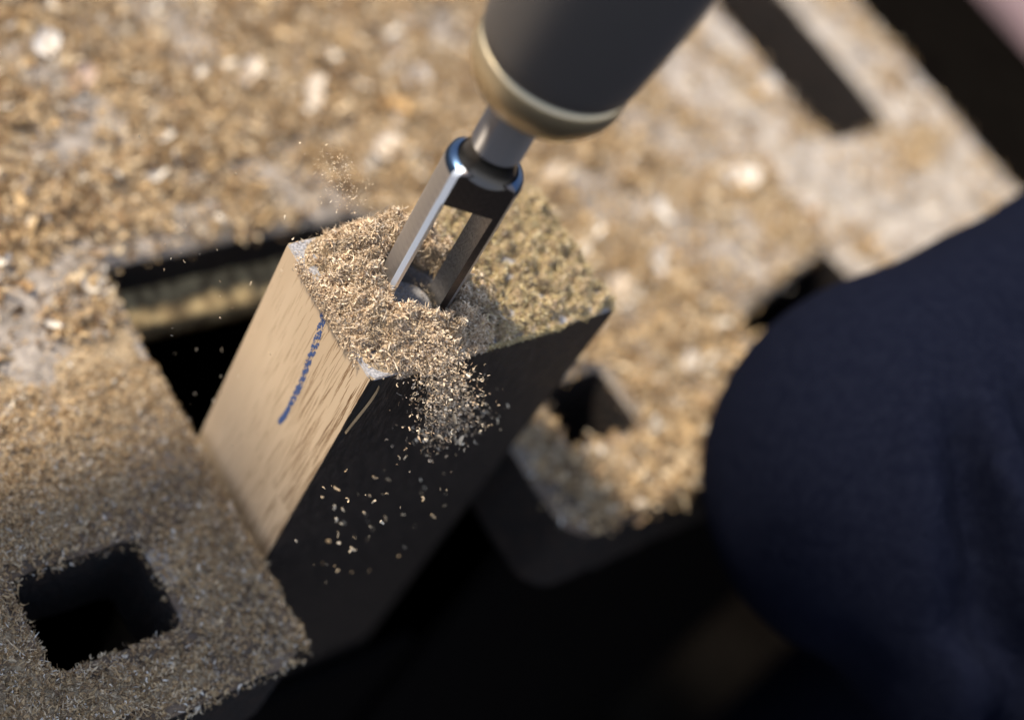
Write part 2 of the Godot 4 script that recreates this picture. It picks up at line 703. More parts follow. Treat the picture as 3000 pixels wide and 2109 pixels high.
func make_beam() -> void:
	var beam := base("oak_beam", Vector3(0, -0.75, 0))
	tag(beam, "square oak beam standing in the bench notch, pale planed side with blue line", "beam")
	var lift := Vector3(0, 0.75, 0)
	var c := 0.45
	var oak := oak_side_material()
	var mesh := ArrayMesh.new()
	var bottom := -750.0
	# lit side, x = BX0, with a slightly worn edge towards the dark side
	var rows := 60
	var cols := 12
	var v := PackedVector3Array()
	var uv := PackedVector2Array()
	var idx := PackedInt32Array()
	for j in rows + 1:
		var y := lerpf(BEAM_TOP - c, -40.0, float(j) / rows) if j < rows else bottom
		for i in cols + 1:
			var z := lerpf(BZ0 + c, BZ1 - c, float(i) / cols)
			var wear := 0.0
			if i == cols:
				wear = 0.30 * absf(noise_b.get_noise_2d(y * 1.6, 7.0))
			v.append(Vector3(BX0 + wear * 0.4, y, z - wear))
			uv.append(Vector2((z - BZ0) / (BZ1 - BZ0), (BEAM_TOP - y) / 66.3))
	for j in rows:
		for i in cols:
			var a := j * (cols + 1) + i
			idx.append_array([a, a + 1, a + cols + 2, a, a + cols + 2, a + cols + 1])
	build(v, idx, uv, false, mesh, oak)
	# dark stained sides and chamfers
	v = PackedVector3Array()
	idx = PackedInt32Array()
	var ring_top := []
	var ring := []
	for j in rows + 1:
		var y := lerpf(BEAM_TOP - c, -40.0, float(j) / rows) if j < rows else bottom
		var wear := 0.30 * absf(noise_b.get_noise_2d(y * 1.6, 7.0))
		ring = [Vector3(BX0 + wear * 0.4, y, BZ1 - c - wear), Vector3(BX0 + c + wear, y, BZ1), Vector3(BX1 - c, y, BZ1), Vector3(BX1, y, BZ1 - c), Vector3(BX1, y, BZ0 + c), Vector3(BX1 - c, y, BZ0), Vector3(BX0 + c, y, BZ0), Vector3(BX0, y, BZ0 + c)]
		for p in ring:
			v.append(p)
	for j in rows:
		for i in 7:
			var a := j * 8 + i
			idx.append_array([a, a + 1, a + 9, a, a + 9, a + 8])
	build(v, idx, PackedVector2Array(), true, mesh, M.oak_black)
	# sawn top with the ring-shaped kerf of the cutter
	v = PackedVector3Array()
	idx = PackedInt32Array()
	var sides := 96
	for k in sides:
		var a := TAU * k / sides
		var dir := Vector2(cos(a), sin(a))
		var tx := 1e9
		var tz := 1e9
		if absf(dir.x) > 1e-6:
			tx = ((BX1 - c) if dir.x > 0.0 else (BX0 + c)) / dir.x
		if absf(dir.y) > 1e-6:
			tz = ((BZ1 - c) if dir.y > 0.0 else (BZ0 + c)) / dir.y
		var reach := minf(tx, tz)
		v.append(Vector3(dir.x * 7.6, 76.0, dir.y * 7.6))
		v.append(Vector3(dir.x * 10.1, 76.0, dir.y * 10.1))
		v.append(Vector3(dir.x * 10.1, BEAM_TOP, dir.y * 10.1))
		v.append(Vector3(dir.x * reach, BEAM_TOP, dir.y * reach))
		v.append(Vector3(dir.x * (reach + 0.62), BEAM_TOP - 0.62, dir.y * (reach + 0.62)))
	for k in sides:
		var a := k * 5
		var b := ((k + 1) % sides) * 5
		for s in 4:
			idx.append_array([a + s, a + s + 1, b + s + 1, a + s, b + s + 1, b + s])
	build(v, idx, PackedVector2Array(), true, mesh, M.oak_end)
	put("post", mesh, null, beam).position = lift
	var plug := put("plug", lathe([Vector2(0.01, 82.3), Vector2(4.0, 82.25), Vector2(6.5, 82.0), Vector2(7.2, 81.4), Vector2(7.5, 80.6), Vector2(7.6, 76.0)], 48), M.oak_end, beam)
	plug.position = lift
	# the corner's torn fibres: a dark crack and a pale splinter standing off the edge
	v = PackedVector3Array([Vector3(-23.2, 83.2, 20.08), Vector3(-19.9, 82.6, 20.08), Vector3(-18.6, 75.0, 20.08), Vector3(-19.6, 66.0, 20.08), Vector3(-21.6, 58.0, 20.08), Vector3(-23.3, 52.0, 20.08), Vector3(-23.4, 66.0, 20.08)])
	put("crack", build(v, PackedInt32Array([0, 1, 2, 0, 2, 6, 2, 3, 6, 3, 4, 6, 4, 5, 6]), PackedVector2Array(), true), M.crack, beam).position = lift
	v = PackedVector3Array()
	idx = PackedInt32Array()
	var spine := [[-20.6, 81.0, 0.15], [-20.3, 78.5, 0.35], [-20.4, 75.0, 0.55], [-20.9, 71.5, 0.45], [-21.3, 69.0, 0.75], [-21.9, 66.0, 0.55], [-22.4, 63.5, 0.35], [-22.9, 61.0, 0.1]]
	for s in spine:
		v.append(Vector3(s[0] - s[2] * 0.5, s[1], 20.25))
		v.append(Vector3(s[0], s[1], 20.9))
		v.append(Vector3(s[0] + s[2] * 0.5, s[1], 20.2))
	for k in spine.size() - 1:
		for s in 2:
			var a := k * 3 + s
			idx.append_array([a, a + 1, a + 4, a, a + 4, a + 3])
	put("splinter", build(v, idx), M.splinter, beam).position = lift
	# blue crayon line on the planed side: broken dabs over the grain
	v = PackedVector3Array()
	idx = PackedInt32Array()
	var line := [Vector2(83.0, -3.1), Vector2(72.5, -0.9), Vector2(63.8, 0.1), Vector2(55.2, 1.1), Vector2(48.2, 1.3), Vector2(42.0, 1.4), Vector2(37.4, 0.7)]
	for k in 900:
		var s := rng.randf() * 5.999
		var i := int(s)
		var p: Vector2 = line[i].lerp(line[i + 1], s - i)
		var wide := lerpf(2.5, 1.3, s / 6.0)
		var off := rng.randf_range(-0.5, 0.5)
		var band := sin(s * 17.0 + off * 5.0)
		if band < -0.35 and rng.randf() < 0.85 and s < 5.0:
			continue
		var len2 := rng.randf_range(0.25, 0.8) * (1.3 if s > 4.5 else 1.0)
		var w2 := rng.randf_range(0.12, 0.28)
		var z := p.y + off * wide
		var x := BX0 - rng.randf_range(0.02, 0.07)
		var sl := rng.randf_range(-0.1, 0.05)
		var b := v.size()
		v.append_array([Vector3(x, p.x + len2, z + sl), Vector3(x, p.x + len2 * 0.2, z + w2), Vector3(x, p.x - len2, z - sl), Vector3(x, p.x - len2 * 0.2, z - w2)])
		idx.append_array([b, b + 1, b + 2, b, b + 2, b + 3])
	put("blue_line", build(v, idx, PackedVector2Array(), true), M.pencil, beam).position = lift


# ---------------------------------------------------------------- cutter and drill

func make_cutter() -> void:
	var t := base("plug_cutter", Vector3(0, 0.078, 0))
	tag(t, "steel plug cutter with two ground legs, boring into the oak beam's end", "drill bit")
	var down := Vector3(0, -0.078, 0)
	put("shank", lathe([Vector2(0.01, 172.0), Vector2(6.4, 172.0), Vector2(6.45, 171.0), Vector2(6.45, 141.2), Vector2(6.2, 140.6)], 96), M.shank_steel, t).position = down
	put("collar", lathe([Vector2(6.1, 140.9), Vector2(5.95, 140.2), Vector2(6.1, 139.3), Vector2(6.5, 137.6), Vector2(7.0, 136.2), Vector2(7.6, 135.3), Vector2(8.0, 134.6)], 96), M.collar_steel, t).position = down
	# ground body: a turned cylinder with two flats and a bevel beside each, a solid bridge over two legs
	var bridge := base_part("bridge", t, down)
	var loops := []
	for q in [[124.5, 9.9], [133.2, 9.9], [134.4, 9.65], [135.2, 8.9], [135.7, 7.7]]:
		loops.append([q[0], q[1]])
	section_wall("bridge_side", loops.slice(0, 2), [0, 1, 2], bridge)
	section_wall("shoulder", loops.slice(1), [3, 1, 2], bridge)
	var v := PackedVector3Array([Vector3(0, 124.5, 0)])
	var idx := PackedInt32Array()
	for k in 181:
		var a := TAU * k / 180.0
		var r := body_radius(a, 9.9)[0] as float
		v.append(Vector3(cos(a) * r, 124.5, sin(a) * r))
	for k in 180:
		idx.append_array([0, k + 2, k + 1])
	put("bridge_underside", build(v, idx, PackedVector2Array(), true), M.flat_steel, bridge)
	leg_part(t, down, true)
	leg_part(t, down, false)


func base_part(called: String, parent: Node3D, at: Vector3) -> Node3D:
	var o := Node3D.new()
	o.name = called
	o.position = at
	parent.add_child(o, true)
	return o


const FLAT := 6.5
const BEVEL := 9.35

# Azimuth of the near flat, measured from x towards z.
func flat_azimuth() -> float:
	return atan2(0.834, -0.55)


# [radius of the ground body in that direction, which face it is: 0 turned, 1 flat, 2 bevel]
func body_radius(a: float, turned: float) -> Array:
	var best := turned
	var face := 0
	var f := flat_azimuth()
	for s in 2:
		var c := cos(a - f - PI * s)
		if c > 0.2 and FLAT / c < best:
			best = FLAT / c
			face = 1
		c = cos(a - f - PI * s - deg_to_rad(38.0))
		if c > 0.2 and BEVEL / c < best:
			best = BEVEL / c
			face = 2
	return [best, face]


# Walls between section outlines, one mesh per kind of face so that edges stay crisp.
func section_wall(called: String, loops: Array, mats: Array, parent: Node3D) -> void:
	var looks := [M.leg_steel, M.flat_steel, M.sky_facet, M.blued_steel]
	var mesh := ArrayMesh.new()
	var n := 720
	for face in 3:
		var v := PackedVector3Array()
		var uv := PackedVector2Array()
		var idx := PackedInt32Array()
		for k in n:
			var a0 := TAU * k / n
			var a1 := TAU * (k + 1) / n
			if body_radius((a0 + a1) * 0.5, 9.9)[1] != face:
				continue
			for l in loops.size() - 1:
				var b := v.size()
				for q in [[a0, l], [a1, l], [a0, l + 1], [a1, l + 1]]:
					var r: float = body_radius(q[0], loops[q[1]][1])[0]
					v.append(Vector3(cos(q[0]) * r, loops[q[1]][0], sin(q[0]) * r))
					uv.append(Vector2(q[0] / TAU * 4.0, loops[q[1]][0] * 0.05))
				idx.append_array([b, b + 2, b + 3, b, b + 3, b + 1])
		if not idx.is_empty():
			weld(v, idx, uv, mesh, looks[mats[face]])
	put(called, mesh, null, parent)


# Joins equal points so that a curved face shades smoothly.
func weld(v: PackedVector3Array, idx: PackedInt32Array, uv: PackedVector2Array, into: ArrayMesh, mat: Material) -> void:
	var seen := {}
	var vv := PackedVector3Array()
	var uu := PackedVector2Array()
	var ii := PackedInt32Array()
	for i in idx:
		var key := Vector3i((v[i] * 2000.0).round())
		if not seen.has(key):
			seen[key] = vv.size()
			vv.append(v[i])
			uu.append(uv[i])
		ii.append(seen[key])
	build(vv, ii, uu, false, into, mat)


func leg_part(t: Node3D, down: Vector3, left: bool) -> void:
	var f := flat_azimuth()
	var inner := 9.2 if left else 8.65
	# the left leg lies clockwise from the near flat, seen from above, the right leg opposite
	var c0 := f + PI / 2 if left else f - PI / 2
	var half_out := PI / 2 - acos(FLAT / 9.9)
	var half_in := PI / 2 - acos(FLAT / inner)
	var mesh := ArrayMesh.new()
	var top := 124.5
	var bot := 77.0
	var n := 96
	for face in 3:
		var v := PackedVector3Array()
		var uv := PackedVector2Array()
		var idx := PackedInt32Array()
		for k in n:
			var a0 := c0 + lerpf(-half_out, half_out, float(k) / n)
			var a1 := c0 + lerpf(-half_out, half_out, float(k + 1) / n)
			var fc: int = body_radius((a0 + a1) * 0.5, 9.9)[1]
			if (fc == 2) != (face == 2) or face == 1:
				continue
			var b := v.size()
			for q in [[a0, bot], [a1, bot], [a0, top], [a1, top]]:
				var r: float = body_radius(q[0], 9.9)[0]
				v.append(Vector3(cos(q[0]) * r, q[1], sin(q[0]) * r))
				uv.append(Vector2(q[0], q[1] * 0.05))
			idx.append_array([b, b + 2, b + 3, b, b + 3, b + 1])
		if not idx.is_empty():
			weld(v, idx, uv, mesh, M.sky_facet if face == 2 else M.leg_steel)
	# bored inside
	var v2 := PackedVector3Array()
	var uv2 := PackedVector2Array()
	var i2 := PackedInt32Array()
	for k in n + 1:
		var a := c0 + lerpf(-half_in, half_in, float(k) / n)
		for y in [bot, top]:
			v2.append(Vector3(cos(a) * inner, y, sin(a) * inner))
			uv2.append(Vector2(a, y * 0.05))
	for k in n:
		var b := k * 2
		i2.append_array([b, b + 3, b + 1, b, b + 2, b + 3])
	build(v2, i2, uv2, false, mesh, M.bore_steel)
	# the two narrow ground edges
	for s in [-1.0, 1.0]:
		var ao: float = c0 + s * half_out
		var ai: float = c0 + s * half_in
		var ro: float = body_radius(ao - s * 0.002, 9.9)[0]
		var o := Vector3(cos(ao) * ro, 0, sin(ao) * ro)
		var i := Vector3(cos(ai) * inner, 0, sin(ai) * inner)
		var q := PackedVector3Array([o + Vector3(0, bot, 0), i + Vector3(0, bot, 0), i + Vector3(0, top, 0), o + Vector3(0, top, 0)])
		build(q, PackedInt32Array([0, 1, 2, 0, 2, 3]), PackedVector2Array([Vector2(0, 0), Vector2(0.1, 0), Vector2(0.1, 2), Vector2(0, 2)]), true, mesh, M.edge_steel if left else M.flat_steel)
	put("leg", mesh, null, t).position = down


func make_drill() -> void:
	var t := base("power_drill", Vector3(0.0013, 0.158, 0.0009))
	tag(t, "black drill chuck with brushed nickel ring gripping the cutter's shank", "power drill")
	var down := Vector3(0, -0.158, 0)
	put("chuck_ring", lathe([Vector2(17.4, 170.0), Vector2(17.9, 169.6), Vector2(18.25, 168.8), Vector2(18.3, 166.5), Vector2(18.15, 165.2), Vector2(17.6, 163.2), Vector2(16.5, 161.0), Vector2(14.9, 158.9), Vector2(12.9, 157.3), Vector2(11.0, 156.6), Vector2(8.6, 156.4), Vector2(7.6, 157.0), Vector2(7.4, 165.0)], 120), M.nickel, t).position = down
	put("chuck_sleeve", lathe([Vector2(0.1, 232.0), Vector2(20.0, 232.0), Vector2(22.6, 230.0), Vector2(23.2, 225.0), Vector2(22.9, 216.0), Vector2(22.3, 206.0), Vector2(21.2, 193.0), Vector2(20.0, 183.0), Vector2(18.9, 175.0), Vector2(18.2, 171.2), Vector2(17.3, 170.0), Vector2(16.9, 169.0)], 120), M.drill_black, t).position = down



# ---------------------------------------------------------------- person

func capsule_d(p: Vector3, a: Vector3, b: Vector3, ra: float, rb: float) -> float:
	var ab := b - a
	var h := clampf((p - a).dot(ab) / ab.dot(ab), 0.0, 1.0)
	return p.distance_to(a + ab * h) - lerpf(ra, rb, h)


var knee := Vector3(163, 53, 88.5)


func leg_d(p: Vector3) -> float:
	# thigh to the right, shin towards the viewer, and the cloth bunched between them
	var thigh := Vector3(1.0, 0.25, -0.05).normalized()
	var shin := Vector3(0.31, -0.16, 1.0).normalized()
	var d := 1e9
	var k := 10.0
	for t in [0.0, 0.33, 0.67, 1.0]:
		var dir := thigh.slerp(shin, t)
		var sink := Vector3(0, -30.0 * sin(PI * t), 0)
		var e := capsule_d(p, knee + sink * 0.4, knee + sink * 2.0 + dir * 420.0, 60.8, 62.7)
		var h := clampf(0.5 + 0.5 * (e - d) / k, 0.0, 1.0)
		d = lerpf(e, d, h) - k * h * (1.0 - h)
	if absf(d) < 40.0:
		# folds fanning out from above the knee
		var q := p - Vector3(146, 122, 40)
		var a := q.dot(Vector3(0.225, -0.256, 0.935))
		var b := q.dot(Vector3(0.753, 0.652, 0.0))
		var s := sqrt(a * a + b * b)
		var ang := atan2(b, a)
		var warp := 0.6 + ang * 8.0 + 1.3 * noise_a.get_noise_2d(s * 0.4, ang * 25.0)
		var ridge := 0.5 + 0.5 * cos(2.0 * warp)
		var f := smoothstep(20.0, 85.0, s) * smoothstep(-0.85, -0.45, ang) * (1.0 - smoothstep(1.0, 1.35, ang))
		d += f * (17.0 * ridge * ridge - 4.0)
		d += 1.2 * noise_a.get_noise_3d(p.x * 0.7, p.y * 0.7, p.z * 0.7) 
	return d


func make_person() -> void:
	var who := base("person", Vector3(0.15, -0.75, 0.3))
	tag(who, "person in dark navy trousers with one knee against the bench's front edge", "person")
	var lo := Vector3(80, -120, 0)
	var cell := 6.0
	var n := Vector3i(80, 70, 75)
	var f := PackedFloat32Array()
	f.resize(n.x * n.y * n.z)
	for i in n.x:
		for j in n.y:
			for k in n.z:
				f[(i * n.y + j) * n.z + k] = leg_d(lo + Vector3(i, j, k) * cell)
	var ids := PackedInt32Array()
	ids.resize(f.size())
	ids.fill(-1)
	var v := PackedVector3Array()
	var corners := []
	for a in 2:
		for b in 2:
			for c in 2:
				corners.append(Vector3i(a, b, c))
	for i in n.x - 1:
		for j in n.y - 1:
			for k in n.z - 1:
				var at := (i * n.y + j) * n.z + k
				var f0 := f[at]
				if absf(f0) > 40.0:
					continue
				var sum := Vector3.ZERO
				var cnt := 0
				for ca in 8:
					for ax in 3:
						var pa: Vector3i = corners[ca]
						if pa[ax] == 1:
							continue
						var pb := pa
						pb[ax] = 1
						var fa := f[((i + pa.x) * n.y + j + pa.y) * n.z + k + pa.z]
						var fb := f[((i + pb.x) * n.y + j + pb.y) * n.z + k + pb.z]
						if (fa < 0.0) != (fb < 0.0):
							sum += Vector3(pa).lerp(Vector3(pb), fa / (fa - fb))
							cnt += 1
				if cnt > 0:
					ids[at] = v.size()
					v.append(lo + (Vector3(i, j, k) + sum / cnt) * cell)
	var idx := PackedInt32Array()
	var strides := [n.y * n.z, n.z, 1]
	for i in range(1, n.x - 1):
		for j in range(1, n.y - 1):
			for k in range(1, n.z - 1):
				var at := (i * n.y + j) * n.z + k
				for ax in 3:
					var fa := f[at]
					var fb := f[at + strides[ax]]
					if (fa < 0.0) == (fb < 0.0):
						continue
					var su: int = strides[(ax + 1) % 3]
					var sw: int = strides[(ax + 2) % 3]
					var q := [ids[at], ids[at - su], ids[at - su - sw], ids[at - sw]]
					if q.min() < 0:
						continue
					if fa < 0.0:
						idx.append_array([q[0], q[2], q[1], q[0], q[3], q[2]])
					else:
						idx.append_array([q[0], q[1], q[2], q[0], q[2], q[3]])
	put("trouser_leg", build(v, idx), M.navy_cloth, who).position = Vector3(-0.15, 0.75, -0.3)
	# the other leg stands beside it, in the bench's shade
	put("trouser_leg", lathe([Vector2(0.1, -75.0), Vector2(40.0, -78.0), Vector2(66.0, -100.0), Vector2(74.0, -150.0), Vector2(72.0, -260.0), Vector2(66.0, -380.0), Vector2(68.0, -470.0), Vector2(62.0, -560.0), Vector2(66.0, -640.0), Vector2(60.0, -668.0), Vector2(40.0, -670.0)], 48, 395.0, 150.0), M.navy_cloth, who).position = Vector3(-0.15, 0.75, -0.3)
	put("boot", chamfer_box(Vector3(345, -749, 40), Vector3(445, -660, 205), 22.0), M.drill_black, who).position = Vector3(-0.15, 0.75, -0.3)


# ---------------------------------------------------------------- sawdust

# A wood shaving: a ribbon bent round an arc, twisted and tapered, with ragged edges; about one unit long.
func shaving(length: float, width: float, arc: float, twist: float, taper: float, segs: int) -> ArrayMesh:
	var v := PackedVector3Array()
	var idx := PackedInt32Array()
	var r := length / maxf(arc, 0.01)
	for i in segs + 1:
		var t := float(i) / segs
		var a := arc * (t - 0.5)
		var rr := r * (1.0 - 0.25 * t)
		var c := Vector3(rr * sin(a), r - rr * cos(a), 0.0)
		var tang := Vector3(cos(a), sin(a), 0.0)
		var nrm := Vector3(-sin(a), cos(a), 0.0)
		var side := Vector3(0, 0, 1).rotated(tang, twist * (t - 0.5))
		var nn := nrm.rotated(tang, twist * (t - 0.5))
		var w := width * 0.5 * pow(maxf(sin(PI * clampf(0.08 + 0.84 * t, 0.0, 1.0)), 0.05), taper)
		var wl := w * rng.randf_range(0.55, 1.15)
		var wr := w * rng.randf_range(0.55, 1.15)
		v.append(c - side * wl)
		v.append(c + nn * (-w * 0.35) + side * rng.randf_range(-0.2, 0.2) * w)
		v.append(c + side * wr)
	for i in segs:
		for s in 2:
			var a := i * 3 + s
			idx.append_array([a, a + 3, a + 4, a, a + 4, a + 1])
	for k in v.size():
		v[k] *= 1.0
	return build(v, idx)


func make_shaving_meshes() -> void:
	for q in [[1.3, 0.26, 4.2, 0.6, 0.6, 8], [1.1, 0.34, 2.6, 0.9, 0.7, 6], [1.3, 0.11, 1.1, 1.4, 0.6, 5], [0.75, 0.42, 1.0, 0.3, 0.5, 4], [1.5, 0.22, 5.6, 1.6, 0.5, 9], [1.3, 0.16, 2.2, 2.8, 0.6, 7], [0.9, 0.09, 0.5, 0.4, 0.4, 3], [1.0, 0.3, 3.3, -1.1, 0.8, 7]]:
		shaving_meshes.append(shaving(q[0], q[1], q[2], q[3], q[4], q[5]))


func rand_dir() -> Vector3:
	var z := rng.randf_range(-1, 1)
	var a := rng.randf() * TAU
	var s := sqrt(1.0 - z * z)
	return Vector3(s * cos(a), z, s * sin(a))


func wood_color(kind: int) -> Color:
	var t := rng.randf()
	var c := Color(0.56, 0.40, 0.23)
	if kind == 0:      # fresh oak
		if t < 0.45:
			c = Color(0.62, 0.485, 0.33)
		elif t < 0.75:
			c = Color(0.74, 0.62, 0.47)
		elif t < 0.92:
			c = Color(0.50, 0.36, 0.23)
		else:
			c = Color(0.32, 0.215, 0.13)
	elif kind == 1:    # older dust, more yellow
		if t < 0.5:
			c = Color(0.52, 0.41, 0.20)
		elif t < 0.8:
			c = Color(0.64, 0.55, 0.34)
		else:
			c = Color(0.30, 0.22, 0.10)
	else:              # mixed bench litter
		if t < 0.42:
			c = Color(0.53, 0.375, 0.20)
		elif t < 0.62:
			c = Color(0.65, 0.52, 0.345)
		elif t < 0.69:
			c = Color(0.76, 0.70, 0.60)
		elif t < 0.88:
			c = Color(0.34, 0.22, 0.11)
		else:
			c = Color(0.18, 0.12, 0.07)
	return c * rng.randf_range(0.85, 1.12)


# Adds one copy: at (mm), size (mm per unit), its normal and how far it may tilt.
func add_copy(buf: PackedFloat32Array, at: Vector3, size: float, normal: Vector3, tilt: float, col: Color) -> void:
	var up := (normal + rand_dir() * tilt).normalized()
	var fwd := up.cross(rand_dir())
	if fwd.length_squared() < 1e-6:
		fwd = up.cross(Vector3.RIGHT)
	fwd = fwd.normalized()
	var side := up.cross(fwd)
	var sc := size
	var bx := fwd * sc
	var by := up * sc
	var bz := side * sc * rng.randf_range(0.7, 1.3)
	buf.append_array([bx.x, by.x, bz.x, at.x * MM, bx.y, by.y, bz.y, at.y * MM, bx.z, by.z, bz.z, at.z * MM, col.r, col.g, col.b, 1.0])


func scatter(called: String, bufs: Array, parent: Node) -> void:
	for k in bufs.size():
		var buf: PackedFloat32Array = bufs[k]
		if buf.is_empty():
			continue
		var mm := MultiMesh.new()
		mm.transform_format = MultiMesh.TRANSFORM_3D
		mm.use_colors = true
		mm.mesh = shaving_meshes[k]
		mm.instance_count = buf.size() / 16
		mm.buffer = buf
		var o := MultiMeshInstance3D.new()
		o.name = called
		o.multimesh = mm
		o.material_override = M.shaving
		o.set_meta("kind", "stuff")
		parent.add_child(o, true)


func new_bufs() -> Array:
	var out := []
	for k in shaving_meshes.size():
		out.append(PackedFloat32Array())
	return out


func pile_h(x: float, z: float) -> float:
	var r := Vector2(x, z).length()
	var back := clampf(0.5 - z / 40.0, 0.0, 1.0) * (1.0 - smoothstep(5.0, 25.0, x))
	var amp := lerpf(7.2, 11.5, back)
	var h := amp * exp(-pow((r - 14.5) / 7.4, 2.0))
	var right := smoothstep(6.0, 22.0, x)
	h = lerpf(h, maxf(h * 0.55, 2.0), right)
	# bare corners on the planed side
	var c1 := Vector2(x - BX0, z - BZ0).length()
	var c2 := Vector2(x - BX0, z - BZ1).length()
	h *= smoothstep(-1.0, 4.0, c1) * smoothstep(1.0, 6.0, c2)
	h += 3.0 * exp(-Vector2(x + 9.0, z + 17.0).length_squared() / 30.0) + 2.5 * exp(-Vector2(x + 12.0, z - 14.0).length_squared() / 22.0) + 2.2 * exp(-Vector2(x - 14.0, z - 12.0).length_squared() / 40.0)
	h += 5.2 * noise_b.get_noise_2d(x * 1.5, z * 1.5) * smoothstep(0.3, 2.0, h)
	h += 2.4 * noise_c.get_noise_2d(x * 0.8, z * 0.8) * smoothstep(0.3, 2.0, h)
	# the edge of the heap thins out raggedly
	var edge := minf(minf(x - BX0, BX1 - x), minf(z - BZ0, BZ1 - z))
	h *= smoothstep(-1.5, 3.6 + 2.0 * noise_b.get_noise_2d(x * 2.0, z * 2.0), edge)
	if r < 10.6:
		h = minf(h, 5.0) * smoothstep(9.4, 10.6, r) - 0.4
	return h


func make_pile() -> void:
	var pile := base("sawdust_pile", Vector3(0, BEAM_TOP * MM, 0))
	tag(pile, "fluffy heap of fresh oak shavings around the cutter on the beam's end", "sawdust", "", "stuff")
	var down := Vector3(0, -BEAM_TOP * MM, 0)
	var st := 0.55
	var nx := int((BX1 - BX0) / st)
	var nz := int((BZ1 - BZ0) / st)
	var v := PackedVector3Array()
	var idx := PackedInt32Array()
	for i in nx + 1:
		for j in nz + 1:
			var x := lerpf(BX0 + 0.2, BX1 - 0.2, float(i) / nx)
			var z := lerpf(BZ0 + 0.2, BZ1 - 0.2, float(j) / nz)
			v.append(Vector3(x, BEAM_TOP - 0.25 + pile_h(x, z), z))
	for i in nx:
		for j in nz:
			var a := i * (nz + 1) + j
			var b := a + nz + 1
			var mid := (v[a] + v[b + 1]) * 0.5
			if Vector2(mid.x, mid.z).length() < 9.95:
				continue
			idx.append_array([a, b, b + 1, a, b + 1, a + 1])
	put("heap", build(v, idx), M.dust, pile).position = down
	var holder := pile
	var bufs := new_bufs()
	for n in 100000:
		var x := rng.randf_range(BX0 - 0.6, BX1 + 0.3)
		if rng.randf() < 0.25:
			x = rng.randf_range(BX0 - 0.6, 18.0)
		var z := rng.randf_range(BZ0 - 0.4, BZ1 + 0.5)
		var r := Vector2(x, z).length()
		if r < 10.1:
			continue
		var h := pile_h(clampf(x, BX0 + 0.5, BX1 - 0.5), clampf(z, BZ0 + 0.5, BZ1 - 0.5))
		var c := smoothstep(0.0, 1.3, h)
		if rng.randf() > c + 0.02:
			continue
		var e := 0.7
		var nrm := Vector3(pile_h(x - e, z) - pile_h(x + e, z), 2.0 * e, pile_h(x, z - e) - pile_h(x, z + e)).normalized()
		var right := smoothstep(8.0, 26.0, x)
		var size := (0.6 + 1.9 * pow(rng.randf(), 1.7)) * lerpf(1.0, 0.8, right)
		if rng.randf() < 0.02:
			size *= 1.5
		var k: int = [0, 1, 2, 2, 4, 5, 5, 6, 6, 7, 3][rng.randi_range(0, 10)]
		if k == 2 or k == 5 or k == 6:
			size *= 1.25
		if rng.randf() < 0.45:
			size *= 0.45
		if h < 0.6:
			size *= 0.6
		add_copy(bufs[k], Vector3(x, BEAM_TOP + maxf(h, 0.0) + rng.randf_range(-0.3, 0.35) * size, z), size, nrm, 1.25, wood_color(1 if rng.randf() < right * 0.8 else 0) * clampf(0.95 + 0.5 * noise_b.get_noise_2d(x * 1.1 + 40.0, z * 1.1), 0.6, 1.15))
	# spilling over the two near edges
	for n in 2600:
		var x := BX0 - rng.randf_range(0.0, 0.9)
		var z := rng.randfn(-3.0, 7.5)
		if absf(z + 2.0) > 16.0:
			continue
		var y := BEAM_TOP + rng.randf_range(-1.8, 2.5) - 0.0
		add_copy(bufs[rng.randi_range(0, 7)], Vector3(x, y, z), rng.randf_range(0.6, 1.6), Vector3(-1, 0.6, 0), 0.9, wood_color(0))
	for n in 2200:
		var x := rng.randf_range(-16.0, 40.0)
		var y := BEAM_TOP + rng.randf_range(-1.0, 1.2) - 0.8 * smoothstep(10.0, -4.0, x)
		add_copy(bufs[rng.randi_range(0, 7)], Vector3(x, y, BZ1 + rng.randf_range(0.0, 0.8)), rng.randf_range(0.5, 1.4), Vector3(0, 0.6, 1), 0.9, wood_color(0 if x < 12.0 else 1))
	# loose bits on the plug and in the kerf
	for n in 500:
		var a := rng.randf() * TAU
		var r := sqrt(rng.randf()) * 7.0
		if rng.randf() < 0.4:
			r = rng.randf_range(7.4, 9.9)
		add_copy(bufs[rng.randi_range(0, 7)], Vector3(r * cos(a), (82.6 if r < 7.2 else 82.0) + rng.randf() * 0.5, r * sin(a)), rng.randf_range(0.4, 1.0), Vector3.UP, 0.8, wood_color(0) * 0.8)
	var fluff := Node3D.new()
	fluff.name = "shavings"
	fluff.position = down
	holder.add_child(fluff)
	scatter("shaving_layer", bufs, fluff)


func drift_h(x: float, z: float) -> float:
	var c := dust_cover(x, z)
	var h := lerpf(-1.8, 1.3, c)
	h += 1.5 * noise_b.get_noise_2d(x * 0.9 + 90.0, z * 0.9) + 0.8 * noise_a.get_noise_2d(x * 1.5, z * 1.5 + 70.0) + 0.5 * noise_c.get_noise_2d(x * 0.8, z * 0.8)
	return h


